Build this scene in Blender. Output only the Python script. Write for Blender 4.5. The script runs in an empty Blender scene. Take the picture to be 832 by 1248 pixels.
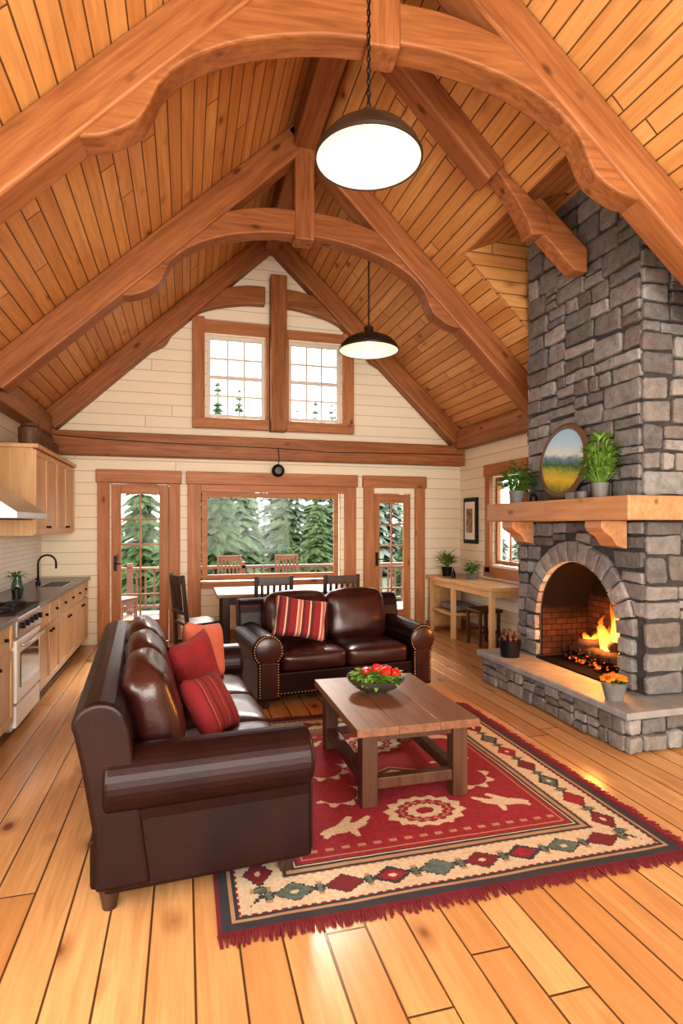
import bpy, bmesh, math, random
from mathutils import Vector, Matrix, noise
random.seed(7)
R=random.Random(11)
# ------------------------------------------------------------ node helpers
def nmat(name):
    m=bpy.data.materials.new(name); m.use_nodes=True
    nt=m.node_tree; b=nt.nodes['Principled BSDF']
    return m,nt,b
def mth(nt,op,a,b=None,c=None):
    n=nt.nodes.new('ShaderNodeMath'); n.operation=op
    for i,v in enumerate((a,b,c)):
        if v is None: continue
        if hasattr(v,'is_output'): nt.links.new(v,n.inputs[i])
        else: n.inputs[i].default_value=v
    return n.outputs[0]
def mixc(nt,f,a,b,mode='MIX'):
    n=nt.nodes.new('ShaderNodeMix'); n.data_type='RGBA'; n.blend_type=mode
    for idx,v in ((0,f),(6,a),(7,b)):
        if hasattr(v,'is_output'): nt.links.new(v,n.inputs[idx])
        elif idx==0: n.inputs[0].default_value=v
        else: n.inputs[idx].default_value=(v[0],v[1],v[2],1)
    return n.outputs[2]
def comb(nt,x,y,z):
    n=nt.nodes.new('ShaderNodeCombineXYZ')
    for i,v in enumerate((x,y,z)):
        if hasattr(v,'is_output'): nt.links.new(v,n.inputs[i])
        else: n.inputs[i].default_value=v
    return n.outputs[0]
def noi(nt,vec,scale=5,detail=3,rough=.5,dist=0):
    n=nt.nodes.new('ShaderNodeTexNoise'); n.inputs['Scale'].default_value=scale
    n.inputs['Detail'].default_value=detail; n.inputs['Roughness'].default_value=rough
    n.inputs['Distortion'].default_value=dist
    nt.links.new(vec,n.inputs['Vector']); return n.outputs[0]
def ramp(nt,f,stops):
    n=nt.nodes.new('ShaderNodeValToRGB'); e=n.color_ramp.elements
    while len(e)<len(stops): e.new(.5)
    for i,(p,c) in enumerate(stops):
        e[i].position=p; e[i].color=(c[0],c[1],c[2],1) if isinstance(c,(tuple,list)) else (c,c,c,1)
    nt.links.new(f,n.inputs[0]); return n.outputs[0]
def bump(nt,b,h,strength=.3,dist=.01):
    n=nt.nodes.new('ShaderNodeBump'); n.inputs['Strength'].default_value=strength; n.inputs['Distance'].default_value=dist
    nt.links.new(h,n.inputs['Height']); nt.links.new(n.outputs[0],b.inputs['Normal'])
def objc(nt):
    return nt.nodes.new('ShaderNodeTexCoord').outputs['Object']
def sep(nt,v):
    n=nt.nodes.new('ShaderNodeSeparateXYZ'); nt.links.new(v,n.inputs[0]); return n.outputs
def M(name,col,rough=.5,metal=0,coat=0,var=.12,scale=9,bmp=0,bs=60,emit=None,es=0,spec=None):
    m,nt,b=nmat(name); v=objc(nt); n=noi(nt,v,scale,4)
    d=tuple(c*(1-var) for c in col); l=tuple(min(1,c*(1+var)) for c in col)
    nt.links.new(ramp(nt,n,[(.3,d),(.7,l)]),b.inputs['Base Color'])
    b.inputs['Roughness'].default_value=rough; b.inputs['Metallic'].default_value=metal
    b.inputs['Coat Weight'].default_value=coat; b.inputs['Coat Roughness'].default_value=.15
    if spec is not None: b.inputs['Specular IOR Level'].default_value=spec
    if bmp: bump(nt,b,noi(nt,v,bs,3),bmp,.004)
    if emit: b.inputs['Emission Color'].default_value=(*emit,1); b.inputs['Emission Strength'].default_value=es
    return m
def wood(name,axis,c1,c2,rough=.45,fine=26,knots=True,coat=0,spec=.5):
    m,nt,b=nmat(name); s=sep(nt,objc(nt))
    oi=nt.nodes.new('ShaderNodeObjectInfo').outputs['Random']; off=mth(nt,'MULTIPLY',oi,37.0)
    sc=[1,1,1]; sc[axis]=.07
    vec=comb(nt,*[mth(nt,'ADD',mth(nt,'MULTIPLY',s[i],sc[i]),off) for i in range(3)])
    g=noi(nt,vec,fine,5,.6,.6); g2=noi(nt,vec,fine*.22,3,.5,.3)
    c=ramp(nt,g,[(.3,c1),(.68,c2)])
    c=mixc(nt,mth(nt,'MULTIPLY',ramp(nt,g2,[(.35,0.0),(.7,1.0)]),.4),c,tuple(x*.62 for x in c1))
    if knots:
        sc2=[1,1,1]; sc2[axis]=.45
        v2=comb(nt,*[mth(nt,'ADD',mth(nt,'MULTIPLY',s[i],sc2[i]),off) for i in range(3)])
        vo=nt.nodes.new('ShaderNodeTexVoronoi'); vo.inputs['Scale'].default_value=4.2; nt.links.new(v2,vo.inputs['Vector'])
        k=ramp(nt,vo.outputs['Distance'],[(.06,1.0),(.13,0.0)])
        c=mixc(nt,mth(nt,'MULTIPLY',k,.75),c,tuple(x*.22 for x in c1))
    nt.links.new(c,b.inputs['Base Color']); b.inputs['Roughness'].default_value=rough
    b.inputs['Coat Weight'].default_value=coat; b.inputs['Specular IOR Level'].default_value=spec
    bump(nt,b,g,.12,.004)
    return m
def planks(name,ac,al,width,length,c1,c2,rough,gap=.004,gapc=.25,knots=.8,bstr=.4,kscale=3.2,grain=1.0,coat=0,gsock=.5):
    m,nt,b=nmat(name); s=sep(nt,objc(nt))
    a=mth(nt,'DIVIDE',s[ac],width); row=mth(nt,'FLOOR',a); fa=mth(nt,'FRACT',a)
    wn=nt.nodes.new('ShaderNodeTexWhiteNoise'); wn.noise_dimensions='1D'; nt.links.new(row,wn.inputs['W'])
    bb=mth(nt,'ADD',mth(nt,'DIVIDE',s[al],length),mth(nt,'MULTIPLY',wn.outputs['Value'],7.3))
    col=mth(nt,'FLOOR',bb); fb=mth(nt,'FRACT',bb)
    w2=nt.nodes.new('ShaderNodeTexWhiteNoise'); w2.noise_dimensions='3D'; nt.links.new(comb(nt,row,col,3.3),w2.inputs['Vector'])
    rnd=w2.outputs['Value']
    ea=mth(nt,'MULTIPLY',mth(nt,'MINIMUM',fa,mth(nt,'SUBTRACT',1.0,fa)),width)
    eb=mth(nt,'MULTIPLY',mth(nt,'MINIMUM',fb,mth(nt,'SUBTRACT',1.0,fb)),length)
    e=mth(nt,'MINIMUM',ea,eb); gm=ramp(nt,mth(nt,'DIVIDE',e,gap*2),[(.35,1.0),(.8,0.0)])
    vec=comb(nt,mth(nt,'MULTIPLY',s[ac],1.0),mth(nt,'MULTIPLY',s[al],.06),mth(nt,'MULTIPLY',rnd,20.0))
    g=noi(nt,vec,38,5,.6,.8); g2=noi(nt,vec,8,3,.5,1.0)
    c=mixc(nt,rnd,c1,c2)
    c=mixc(nt,mth(nt,'MULTIPLY',ramp(nt,g,[(.35,1.0),(.65,0.0)]),.35*grain),c,tuple(x*.55 for x in c1))
    c=mixc(nt,mth(nt,'MULTIPLY',ramp(nt,g2,[(.45,0.0),(.75,1.0)]),.5*grain),c,(c1[0]*.66,c1[1]*.52,c1[2]*.40))
    if knots:
        v2=comb(nt,s[ac],mth(nt,'MULTIPLY',s[al],.55),mth(nt,'MULTIPLY',rnd,9.0))
        vo=nt.nodes.new('ShaderNodeTexVoronoi'); vo.inputs['Scale'].default_value=kscale; nt.links.new(v2,vo.inputs['Vector'])
        vd=mth(nt,'ADD',vo.outputs['Distance'],mth(nt,'MULTIPLY',mth(nt,'SUBTRACT',noi(nt,v2,14,2),.5),.06))
        k=ramp(nt,vd,[(.045,1.0),(.10,0.4),(.22,0.0)])
        c=mixc(nt,mth(nt,'MULTIPLY',k,knots),c,(c1[0]*.25,c1[1]*.14,c1[2]*.1))
    c=mixc(nt,gm,c,tuple(x*gapc for x in c1))
    nt.links.new(c,b.inputs['Base Color']); b.inputs['Roughness'].default_value=rough
    b.inputs['Coat Weight'].default_value=coat; b.inputs['Coat Roughness'].default_value=.2
    b.inputs['Specular IOR Level'].default_value=gsock
    bump(nt,b,mth(nt,'ADD',mth(nt,'SUBTRACT',1.0,gm),mth(nt,'MULTIPLY',g,.06)),bstr,.006)
    return m

# ------------------------------------------------------------ materials
FLOOR=planks('pine_floor_boards',0,1,.16,4.2,(.50,.245,.092),(.68,.39,.175),.27,knots=.95,gap=.0035,kscale=3.4,gsock=.55,gapc=.15)
CEIL=planks('ceiling_boards',0,1,.125,3.6,(.58,.285,.095),(.75,.425,.165),.5,knots=.9,gap=.0045,gapc=.18,kscale=3.8)
CHEEK=planks('cheek_boards',2,0,.125,3.2,(.50,.24,.08),(.65,.36,.135),.5,knots=.8,gap=.004)
SHIPX=planks('shiplap_gable',2,0,.15,9,(.80,.71,.55),(.84,.75,.59),.6,knots=0,gap=.003,gapc=.5,grain=.12)
SHIPY=planks('shiplap_side',2,1,.15,9,(.80,.71,.55),(.84,.75,.59),.6,knots=0,gap=.003,gapc=.5,grain=.12)
BC1=(.22,.080,.028); BC2=(.41,.175,.068)
BX=wood('beam_x',0,BC1,BC2,spec=.3); BY=wood('beam_y',1,BC1,BC2,spec=.3); BZ=wood('beam_z',2,BC1,BC2,spec=.3)
TC1=(.34,.135,.055); TC2=(.52,.235,.105)
TX=wood('trim_x',0,TC1,TC2,spec=.3); TY=wood('trim_y',1,TC1,TC2,spec=.3); TZ=wood('trim_z',2,TC1,TC2,spec=.3)
CAB=wood('cabinet_maple',2,(.56,.34,.17),(.70,.47,.26),.4,knots=False)
MANT=wood('mantel_wood',1,(.36,.17,.075),(.52,.28,.135),.5)
DESK=wood('desk_wood',1,(.56,.32,.13),(.70,.44,.20),.4,knots=False)
TBL=wood('table_walnut',1,(.13,.056,.030),(.25,.118,.064),.36,knots=False,spec=.4)
TBLZ=wood('table_leg_walnut',2,(.055,.024,.014),(.11,.05,.028),.4,knots=False,spec=.35)
DARKW=wood('dark_chair_wood',2,(.03,.014,.01),(.06,.03,.02),.4,knots=False)
DTOP=wood('dining_top',0,(.25,.13,.07),(.38,.2,.11),.3,knots=False)
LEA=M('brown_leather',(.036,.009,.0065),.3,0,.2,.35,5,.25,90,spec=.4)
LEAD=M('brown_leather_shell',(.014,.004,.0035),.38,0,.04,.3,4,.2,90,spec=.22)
NAIL=M('brass_nailhead',(.35,.2,.08),.3,1)
BLACK=M('black_iron',(.015,.014,.014),.45,.6)
BRONZE=M('pendant_bronze',(.05,.035,.028),.4,.5)
WHITE=M('white_enamel',(.8,.78,.73),.4,var=.03)
FRAMEW=M('window_white',(.66,.62,.55),.5,var=.04)
STEEL=M('stainless',(.62,.6,.58),.3,.85,var=.05)
OVGL=M('oven_glass',(.02,.02,.022),.1,var=.1)
COUNTER=M('counter_gray',(.20,.20,.20),.3,var=.25,scale=30)
SLAB=M('hearth_slab_stone',(.24,.235,.23),.6,var=.2,scale=7,bmp=.5,bs=25)
MORT=M('mortar',(.05,.047,.044),.9,var=.3,scale=20,bmp=.6,bs=60)
SOOT=M('soot',(.008,.006,.005),1.0,spec=.1)
TERR=M('gray_pot',(.16,.155,.15),.6,var=.2)
LEAF=M('leaf_green',(.08,.20,.03),.5,var=.5,scale=14)
LEAF2=M('leaf_bright',(.17,.32,.045),.5,var=.4,scale=14)
APPLE=M('apple_red',(.50,.018,.018),.25,var=.35,scale=12)
ORANGE=M('flower_orange',(.85,.2,.02),.5,var=.3,scale=20)
CORAL=M('coral_fabric',(.46,.125,.075),.85,var=.15,bmp=.4,bs=200)
REDF=M('red_fabric',(.20,.014,.020),.85,var=.2,bmp=.4,bs=200)
TILE,_nt,_b=nmat('backsplash_tile')
_br=_nt.nodes.new('ShaderNodeTexBrick'); _br.inputs['Color1'].default_value=(.8,.78,.72,1);_br.inputs['Color2'].default_value=(.76,.74,.68,1);_br.inputs['Mortar'].default_value=(.5,.48,.44,1)
_br.inputs['Scale'].default_value=5;_br.inputs['Mortar Size'].default_value=.012
_s=sep(_nt,objc(_nt)); _nt.links.new(comb(_nt,_s[1],_s[2],0.0),_br.inputs['Vector']); _nt.links.new(_br.outputs[0],_b.inputs['Base Color']); _b.inputs['Roughness'].default_value=.25
FB,_nt,_b=nmat('firebrick')
_br=_nt.nodes.new('ShaderNodeTexBrick'); _br.inputs['Color1'].default_value=(.085,.036,.02,1);_br.inputs['Color2'].default_value=(.05,.022,.014,1);_br.inputs['Mortar'].default_value=(.012,.009,.007,1)
_br.inputs['Scale'].default_value=4.5;_br.inputs['Mortar Size'].default_value=.018
_s=sep(_nt,objc(_nt)); _nt.links.new(comb(_nt,mth(_nt,'ADD',_s[0],_s[1]),_s[2],0.0),_br.inputs['Vector'])
_sn=noi(_nt,objc(_nt),3,4)
_nt.links.new(mixc(_nt,1.0,_br.outputs[0],ramp(_nt,mth(_nt,'ADD',mth(_nt,'MULTIPLY',_s[2],1.1),_sn),[(.35,1.0),(.75,.15)]),'MULTIPLY'),_b.inputs['Base Color']); _b.inputs['Roughness'].default_value=.9; _b.inputs['Specular IOR Level'].default_value=.15
STONE,_nt,_b=nmat('field_stone')
_at=_nt.nodes.new('ShaderNodeAttribute'); _at.attribute_name='Col'
_v=objc(_nt); _n=noi(_nt,_v,14,6,.65); _n2=noi(_nt,_v,60,4,.6)
_nt.links.new(mixc(_nt,1.0,_at.outputs['Color'],ramp(_nt,_n,[(.25,.62),(.75,1.35)]),'MULTIPLY'),_b.inputs['Base Color'])
_b.inputs['Roughness'].default_value=.85
bump(_nt,_b,mth(_nt,'ADD',_n,mth(_nt,'MULTIPLY',_n2,.4)),.9,.02)
GLASS=bpy.data.materials.new('window_glass'); GLASS.use_nodes=True; _nt=GLASS.node_tree; _nt.nodes.clear()
_o=_nt.nodes.new('ShaderNodeOutputMaterial'); _t=_nt.nodes.new('ShaderNodeBsdfTransparent'); _g=_nt.nodes.new('ShaderNodeBsdfGlossy'); _g.inputs['Roughness'].default_value=.02
_mx=_nt.nodes.new('ShaderNodeMixShader'); _mx.inputs[0].default_value=.006
_nt.links.new(_t.outputs[0],_mx.inputs[1]);_nt.links.new(_g.outputs[0],_mx.inputs[2]);_nt.links.new(_mx.outputs[0],_o.inputs[0])
def stripes(name,axis,period,stops,bmpS=.4):
    m,nt,b=nmat(name); v=objc(nt); s=sep(nt,v)
    f=mth(nt,'FRACT',mth(nt,'ADD',mth(nt,'DIVIDE',s[axis],period),.5+10))
    n=nt.nodes.new('ShaderNodeValToRGB'); n.color_ramp.interpolation='CONSTANT'; e=n.color_ramp.elements
    while len(e)<len(stops): e.new(.5)
    for i,(p,c) in enumerate(stops): e[i].position=p; e[i].color=(*c,1)
    nt.links.new(f,n.inputs[0]); nt.links.new(n.outputs[0],b.inputs['Base Color']); b.inputs['Roughness'].default_value=.9
    bump(nt,b,noi(nt,v,220,2),bmpS,.003); return m
cr=(.55,.42,.30); rd=(.22,.018,.024); dk=(.10,.016,.016); co=(.42,.10,.07)
STR=stripes('striped_fabric',0,.22,[(0,rd),(.28,cr),(.34,co),(.45,cr),(.5,dk),(.62,rd),(.8,cr),(.86,dk)])
STR2=stripes('striped_red_fabric',0,.12,[(0,(.19,.014,.018)),(.4,(.08,.012,.012)),(.5,(.30,.07,.05)),(.58,(.19,.014,.018)),(.85,(.08,.012,.012))])

# ------------------------------------------------------------ mesh helpers
def link(o,parent=None):
    bpy.context.scene.collection.objects.link(o)
    if parent is not None: o.parent=parent
    return o
def E(name,loc=(0,0,0),rz=0):
    e=bpy.data.objects.new(name,None); e.location=loc; e.rotation_euler=(0,0,rz); e.empty_display_size=.1
    return link(e)
def mk(name,verts,faces,mat,parent=None,smooth=False,loc=(0,0,0),rot=(0,0,0),bev=0,seg=2):
    me=bpy.data.meshes.new(name); me.from_pydata([tuple(v) for v in verts],[],faces); 
    bm=bmesh.new(); bm.from_mesh(me); bmesh.ops.recalc_face_normals(bm,faces=bm.faces); bm.to_mesh(me); bm.free()
    if mat is not None: me.materials.append(mat)
    if smooth:
        for p in me.polygons: p.use_smooth=True
    o=bpy.data.objects.new(name,me); o.location=loc; o.rotation_euler=rot; link(o,parent)
    if bev:
        m=o.modifiers.new('bev','BEVEL'); m.width=bev; m.segments=seg; m.limit_method='ANGLE'; m.angle_limit=.6
    return o
BF=[(0,1,3,2),(4,6,7,5),(0,4,5,1),(2,3,7,6),(0,2,6,4),(1,5,7,3)]
def box(name,lo,hi,mat,parent=None,bev=0,rot=(0,0,0),seg=2):
    c=[(lo[i]+hi[i])/2 for i in range(3)]; h=[abs(hi[i]-lo[i])/2 for i in range(3)]
    v=[(x*h[0],y*h[1],z*h[2]) for x in(-1,1) for y in(-1,1) for z in(-1,1)]
    return mk(name,v,BF,mat,parent,loc=c,rot=rot,bev=bev,seg=seg)
def lathe(name,prof,mat,parent=None,loc=(0,0,0),rot=(0,0,0),seg=32,smooth=True,cap=True):
    v=[];f=[]
    n=len(prof)
    for i in range(seg):
        a=2*math.pi*i/seg
        for r,z in prof: v.append((r*math.cos(a),r*math.sin(a),z))
    for i in range(seg):
        j=(i+1)%seg
        for k in range(n-1): f.append((i*n+k,j*n+k,j*n+k+1,i*n+k+1))
    if cap and prof[0][0]>1e-5: f.append(tuple(i*n for i in range(seg)))
    if cap and prof[-1][0]>1e-5: f.append(tuple(i*n+n-1 for i in range(seg)))
    o=mk(name,v,f,mat,parent,smooth,loc,rot)
    bm=bmesh.new(); bm.from_mesh(o.data); bmesh.ops.remove_doubles(bm,verts=bm.verts,dist=1e-6); bmesh.ops.recalc_face_normals(bm,faces=bm.faces); bm.to_mesh(o.data); bm.free()
    if smooth:
        m=o.modifiers.new('es','EDGE_SPLIT'); m.split_angle=.8
    return o
def cyl(name,loc,r,h,mat,parent=None,rot=(0,0,0),seg=20,r2=None):
    r2=r if r2 is None else r2
    return lathe(name,[(0,-h/2),(r,-h/2),(r2,h/2),(0,h/2)],mat,parent,loc,rot,seg)
def tube(name,pts,rad,mat,parent=None,seg=8,loc=(0,0,0)):
    pts=[Vector(p) for p in pts]; v=[];f=[]
    n=len(pts); rr=rad if isinstance(rad,list) else [rad]*n
    up=Vector((.123,.31,.94)).normalized()
    for i,p in enumerate(pts):
        t=(pts[min(i+1,n-1)]-pts[max(i-1,0)]).normalized()
        a=t.cross(up); 
        if a.length<.05: a=t.cross(Vector((1,0,0)))
        a.normalize(); b=t.cross(a)
        for k in range(seg):
            an=2*math.pi*k/seg; v.append(p+a*math.cos(an)*rr[i]+b*math.sin(an)*rr[i])
    for i in range(n-1):
        for k in range(seg):
            f.append((i*seg+k,i*seg+(k+1)%seg,(i+1)*seg+(k+1)%seg,(i+1)*seg+k))
    f.append(tuple(range(seg))); f.append(tuple((n-1)*seg+k for k in range(seg)))
    return mk(name,v,f,mat,parent,True,loc)
def extr(name,poly,axis,t0,t1,mat,parent=None,bev=0,loc=(0,0,0),rot=(0,0,0),smooth=False,seg=2):
    n=len(poly); v=[]
    for t in (t0,t1):
        for p in poly: v.append((t,p[0],p[1]) if axis==0 else (p[0],t,p[1]) if axis==1 else (p[0],p[1],t))
    f=[tuple(range(n)),tuple(range(n,2*n))]+[(i,(i+1)%n,n+(i+1)%n,n+i) for i in range(n)]
    return mk(name,v,f,mat,parent,smooth,loc,rot,bev,seg)
def cushion(name,w,d,h,r,puff,mat,parent,loc,rot=(0,0,0),n=9,sag=0.0):
    bm=bmesh.new(); bmesh.ops.create_cube(bm,size=2)
    bmesh.ops.subdivide_edges(bm,edges=bm.edges[:],cuts=n,use_grid_fill=True)
    H=Vector((w/2,d/2,h/2)); I=H-Vector((r,r,r))
    for v in bm.verts:
        c=v.co.copy(); p=Vector((c[0]*H[0],c[1]*H[1],c[2]*H[2]))
        q=Vector([max(-I[i],min(I[i],p[i])) for i in range(3)]); dd=p-q
        if dd.length>1e-6: p=q+dd.normalized()*r if (sum(1 for i in range(3) if abs(dd[i])>1e-6)>1) else p
        x,y,z=c
        p.z+= (1 if z>0 else -1)*abs(z)*puff*(1-x*x)*(1-y*y)
        p.y+= (1 if y>0 else -1)*abs(y)*puff*.7*(1-x*x)*(1-z*z)
        p.x+= (1 if x>0 else -1)*abs(x)*puff*.4*(1-z*z)*(1-y*y)
        p+= Vector((1,1,1))*0.006*noise.noise(p*9+Vector(loc)*3)
        v.co=p
    for f in bm.faces: f.smooth=True
    me=bpy.data.meshes.new(name); bm.to_mesh(me); bm.free(); me.materials.append(mat)
    o=bpy.data.objects.new(name,me); o.location=loc; o.rotation_euler=rot; link(o,parent)
    m=o.modifiers.new('s','SUBSURF'); m.levels=1; m.render_levels=1
    return o
def throw(name,s,t,mat,loc,rot,s2=None):
    n=18; v=[];f=[]; s2=s2 or s
    for side in (1,-1):
        for i in range(n+1):
            for j in range(n+1):
                x=-1+2*i/n; y=-1+2*j/n
                k=(max(0,1-x**4)*max(0,1-y**4))**.5
                pin=1-.10*(1-abs(x*y))*((abs(x)>abs(y))*abs(x)**4+(abs(y)>=abs(x))*abs(y)**4)
                v.append((x*s/2*pin,y*s2/2*pin,side*t/2*k**.8+.006*noise.noise(Vector((x*2,y*2,side+loc[1])))*k))
    N=(n+1)**2
    for sd in (0,1):
        for i in range(n):
            for j in range(n):
                a=sd*N+i*(n+1)+j; f.append((a,a+1,a+n+2,a+n+1))
    o=mk(name,v,f,mat,None,True,loc,rot)
    bm=bmesh.new(); bm.from_mesh(o.data); bmesh.ops.remove_doubles(bm,verts=bm.verts,dist=1e-4); bmesh.ops.recalc_face_normals(bm,faces=bm.faces); bm.to_mesh(o.data); bm.free()
    return o
def cut(o,boxes):
    cs=[]
    for lo,hi in boxes:
        c=box('cutter',lo,hi,None); cs.append(c)
        m=o.modifiers.new('b','BOOLEAN'); m.operation='DIFFERENCE'; m.solver='EXACT'; m.object=c
    dg=bpy.context.evaluated_depsgraph_get(); me=bpy.data.meshes.new_from_object(o.evaluated_get(dg))
    o.modifiers.clear(); o.data=me
    for c in cs: bpy.data.objects.remove(c)

# ------------------------------------------------------------ ROOM
XL,XR,YB,YF=-1.75,4.06,8.0,-2.6
XC=1.155; ZE=2.9; ZR=5.65; SL=(ZR-ZE)/(XR-XC); ANG=math.atan(SL)
box('floor',(XL-.15,YF-.15,-.1),(XR+.15,YB+.15,0),FLOOR)
wl=box('wall_left',(XL-.15,YF,0),(XL,YB,ZE+.05),SHIPY)
cut(wl,[((XL-.4,-1.4,.85),(XL+.2,1.8,2.4))])  # unseen opening for the added side window
wr=box('wall_right',(XR,YF,0),(XR+.15,YB,ZE+.05),SHIPY)
cut(wr,[((XR-.1,6.32,1.0),(XR+.3,7.03,2.22))])
gp=[(XL-.15,0),(XR+.15,0),(XR+.15,ZE-.1),(XC,ZR+.05),(XL-.15,ZE-.1)]
wb=extr('wall_back',gp,1,YB,YB+.16,SHIPX)
cut(wb,[((-.93,7.5,-.05),(-.2,8.5,2.10)),((.21,7.5,.78),(2.17,8.5,2.02)),((2.67,7.5,-.05),(3.25,8.5,2.02)),
        ((.29,7.5,3.02),(1.08,8.5,4.14)),((1.41,7.5,3.02),(2.17,8.5,4.14))])
wf=extr('wall_front',gp,1,YF-.16,YF,SHIPX)
cut(wf,[((-1.1,YF-.5,.6),(3.4,YF+.5,2.6)),((.1,YF-.5,3.0),(2.2,YF+.5,4.2))])  # unseen openings for the added rear and gable windows
tr=E('added_rear_window')  # unseen window, added to go with the rear fill lamp
box('frame_top',(-1.15,YF-.05,2.6),(3.45,YF+.03,2.72),TX,tr); box('frame_bottom',(-1.15,YF-.05,.5),(3.45,YF+.03,.6),TX,tr)
for i,x in enumerate((-1.16,.35,1.85,3.36)): box('mullion_%d'%i,(x,YF-.05,.6),(x+.1,YF+.03,2.6),TZ,tr)
tr=E('added_gable_window')  # unseen gable window, added with a fill lamp to brighten the ceiling
box('frame_top',(0,YF-.05,4.2),(2.3,YF+.03,4.3),TX,tr); box('frame_bottom',(0,YF-.05,2.9),(2.3,YF+.03,3.0),TX,tr)
for i,x in enumerate((0,1.1,2.2)): box('mullion_%d'%i,(x,YF-.05,3.0),(x+.1,YF+.03,4.2),TZ,tr)
tr=E('added_side_window')  # unseen window, added with a fill lamp to light the chimney front
box('frame_top',(XL-.05,-1.5,2.4),(XL+.03,1.9,2.5),TY,tr); box('frame_bottom',(XL-.05,-1.5,.75),(XL+.03,1.9,.85),TY,tr)
for i,y in enumerate((-1.5,.15,1.8)): box('mullion_%d'%i,(XL-.05,y,.85),(XL+.03,y+.1,2.4),TZ,tr)
DY0,DY1=3.42,5.14
DX=2.66; DS=DX-XC
def roofR(name,y0,y1,x1):
    L=x1/math.cos(ANG)
    v=[(x,y,z) for x in(0,L) for y in(y0,y1) for z in(0,.12)]
    return mk(name,v,BF,CEIL,loc=(XC,0,ZR),rot=(0,ANG,0))
cg=E('ceiling')
for nm,a,b,x in (('slope_near',-2.7,DY0,3.2),('slope_mid',DY0,DY1,DS),('slope_far',DY1,8.1,3.2)):
    roofR(nm,a,b,x).parent=cg
L=3.2/math.cos(ANG)
v=[(x,y,z) for x in(-L,0) for y in(-2.7,8.1) for z in(0,.12)]
mk('slope_left',v,BF,CEIL,cg,loc=(XC,0,ZR),rot=(0,-ANG,0))
zd=ZR-SL*DS; zt=4.50
extr('dormer_panel',[(DX-.01,zd+.002),(3.2,zt-.05),(4.25,zt),(4.25,zt+.12),(3.15,zt+.09),(DX-.01,zd+.12)],1,DY0-.05,DY1+.05,CEIL,cg)
for nm,y0,y1 in (('cheek_near',DY0-.03,DY0+.012),('cheek_far',DY1-.012,DY1+.03)):
    extr(nm,[(DX-.01,zd+.04),(3.2,zt),(4.25,zt+.05),(4.25,ZR-SL*3.095+.004),(DX-.01,zd+.004)],1,y0,y1,CHEEK,cg)
box('dormer_wall',(XR,DY0-.05,ZE),(XR+.12,DY1+.05,zt+.1),SHIPY,cg)
# ------------------------------------------------------------ beams
def rafter(name,side,y0,y1,parent,dep=.26,s0=0.0,s1=2.88,mat=BX,off=.0):
    a=ANG*side; l0=s0/math.cos(ANG); l1=s1/math.cos(ANG)
    xs=(l0,l1) if side>0 else (-l1,-l0)
    cx=(xs[0]+xs[1])/2; h=(xs[1]-xs[0])/2
    v=[(x,y,z) for x in(-h,h) for y in(-(y1-y0)/2,(y1-y0)/2) for z in(-dep/2,dep/2)]
    R3=Matrix.Rotation(a,3,'Y'); c=R3@Vector((cx,0,-dep/2-off-.004))+Vector((XC,(y0+y1)/2,ZR))
    return mk(name,v,BF,mat,parent,loc=c,rot=(0,a,0),bev=.018)
def smoothcurve(pts,n=6):
    out=[]
    for i in range(len(pts)-1):
        p0=Vector(pts[max(i-1,0)]);p1=Vector(pts[i]);p2=Vector(pts[i+1]);p3=Vector(pts[min(i+2,len(pts)-1)])
        for k in range(n):
            t=k/n; q=.5*((2*p1)+(-p0+p2)*t+(2*p0-5*p1+4*p2-p3)*t*t+(-p0+3*p1-3*p2+p3)*t**3); out.append((q.x,q.y))
    out.append(tuple(pts[-1])); return out
BOT=[(0.09,4.44),(.4,4.42),(.8,4.33),(1.1,4.19),(1.27,4.04),(1.34,3.90)]
BOT2=[(1.34,3.90),(1.40,3.80),(1.50,3.73),(1.62,3.68),(1.80,3.66)]
TOP=[(1.80,3.86),(1.5,4.17),(1.2,4.40),(.8,4.57),(.4,4.67),(.09,4.69)]
def arch(name,side,y0,y1,parent,dz=0):
    pl=smoothcurve(BOT)+smoothcurve(BOT2)[1:]+smoothcurve(TOP)
    return extr(name,[(XC+side*s,z+dz) for s,z in pl],1,y0,y1,BX,parent,bev=.015)
def truss(name,y,skew=0):
    g=E(name,(XC,y,0),skew); w=.11
    def off(o): o.location.x-=XC; return o
    for o in (rafter('rafter_left',-1,-w,w,g),rafter('rafter_right',1,-w,w,g),arch('arch_left',-1,-.09,.09,g),arch('arch_right',1,-.09,.09,g),
              box('king_post',(XC-.1,-.1,4.40),(XC+.1,.1,5.35),BZ,g,.012)): off(o)
    return g
truss('roof_truss',3.33,math.radians(-5)); truss('roof_truss',5.72)
truss('roof_truss',.1)
g=E('gable_truss')
rafter('rafter_left',-1,7.80,7.99,g,.24); rafter('rafter_right',1,7.80,7.99,g,.24)
arch('arch_left',-1,7.86,7.98,g,.13); arch('arch_right',1,7.86,7.98,g,.13)
box('king_post',(XC-.02,7.80,2.84),(XC+.2,7.99,4.98),BZ,g,.012)
box('ridge_beam',(XC-.11,-2.58,5.30),(XC+.11,7.99,5.56),BY,None,.015)
g=E('chimney_truss')
ct=smoothcurve([(1.75,4.96),(2.15,4.60),(2.45,4.30),(2.66,4.02),(2.70,3.90)])
tp=smoothcurve([(2.9,3.93),(2.82,4.10),(2.64,4.24),(2.3,4.50),(1.85,4.94)])
extr('curved_brace',ct+tp,1,4.07,4.23,BX,g,bev=.012)
extr('strut',[(2.70,4.18),(2.80,4.22),(3.24,3.86),(3.24,3.66),(3.12,3.66),(2.70,4.02)],1,4.08,4.22,BX,g,bev=.012)
rafter('rafter_right',1,4.05,4.25,g,.2,0.1,1.30)
box('wall_plate_left',(XL+.002,-2.58,2.66),(XL+.17,7.79,2.90),BY,None,.012)
wp=E('wall_plate_right')
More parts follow.
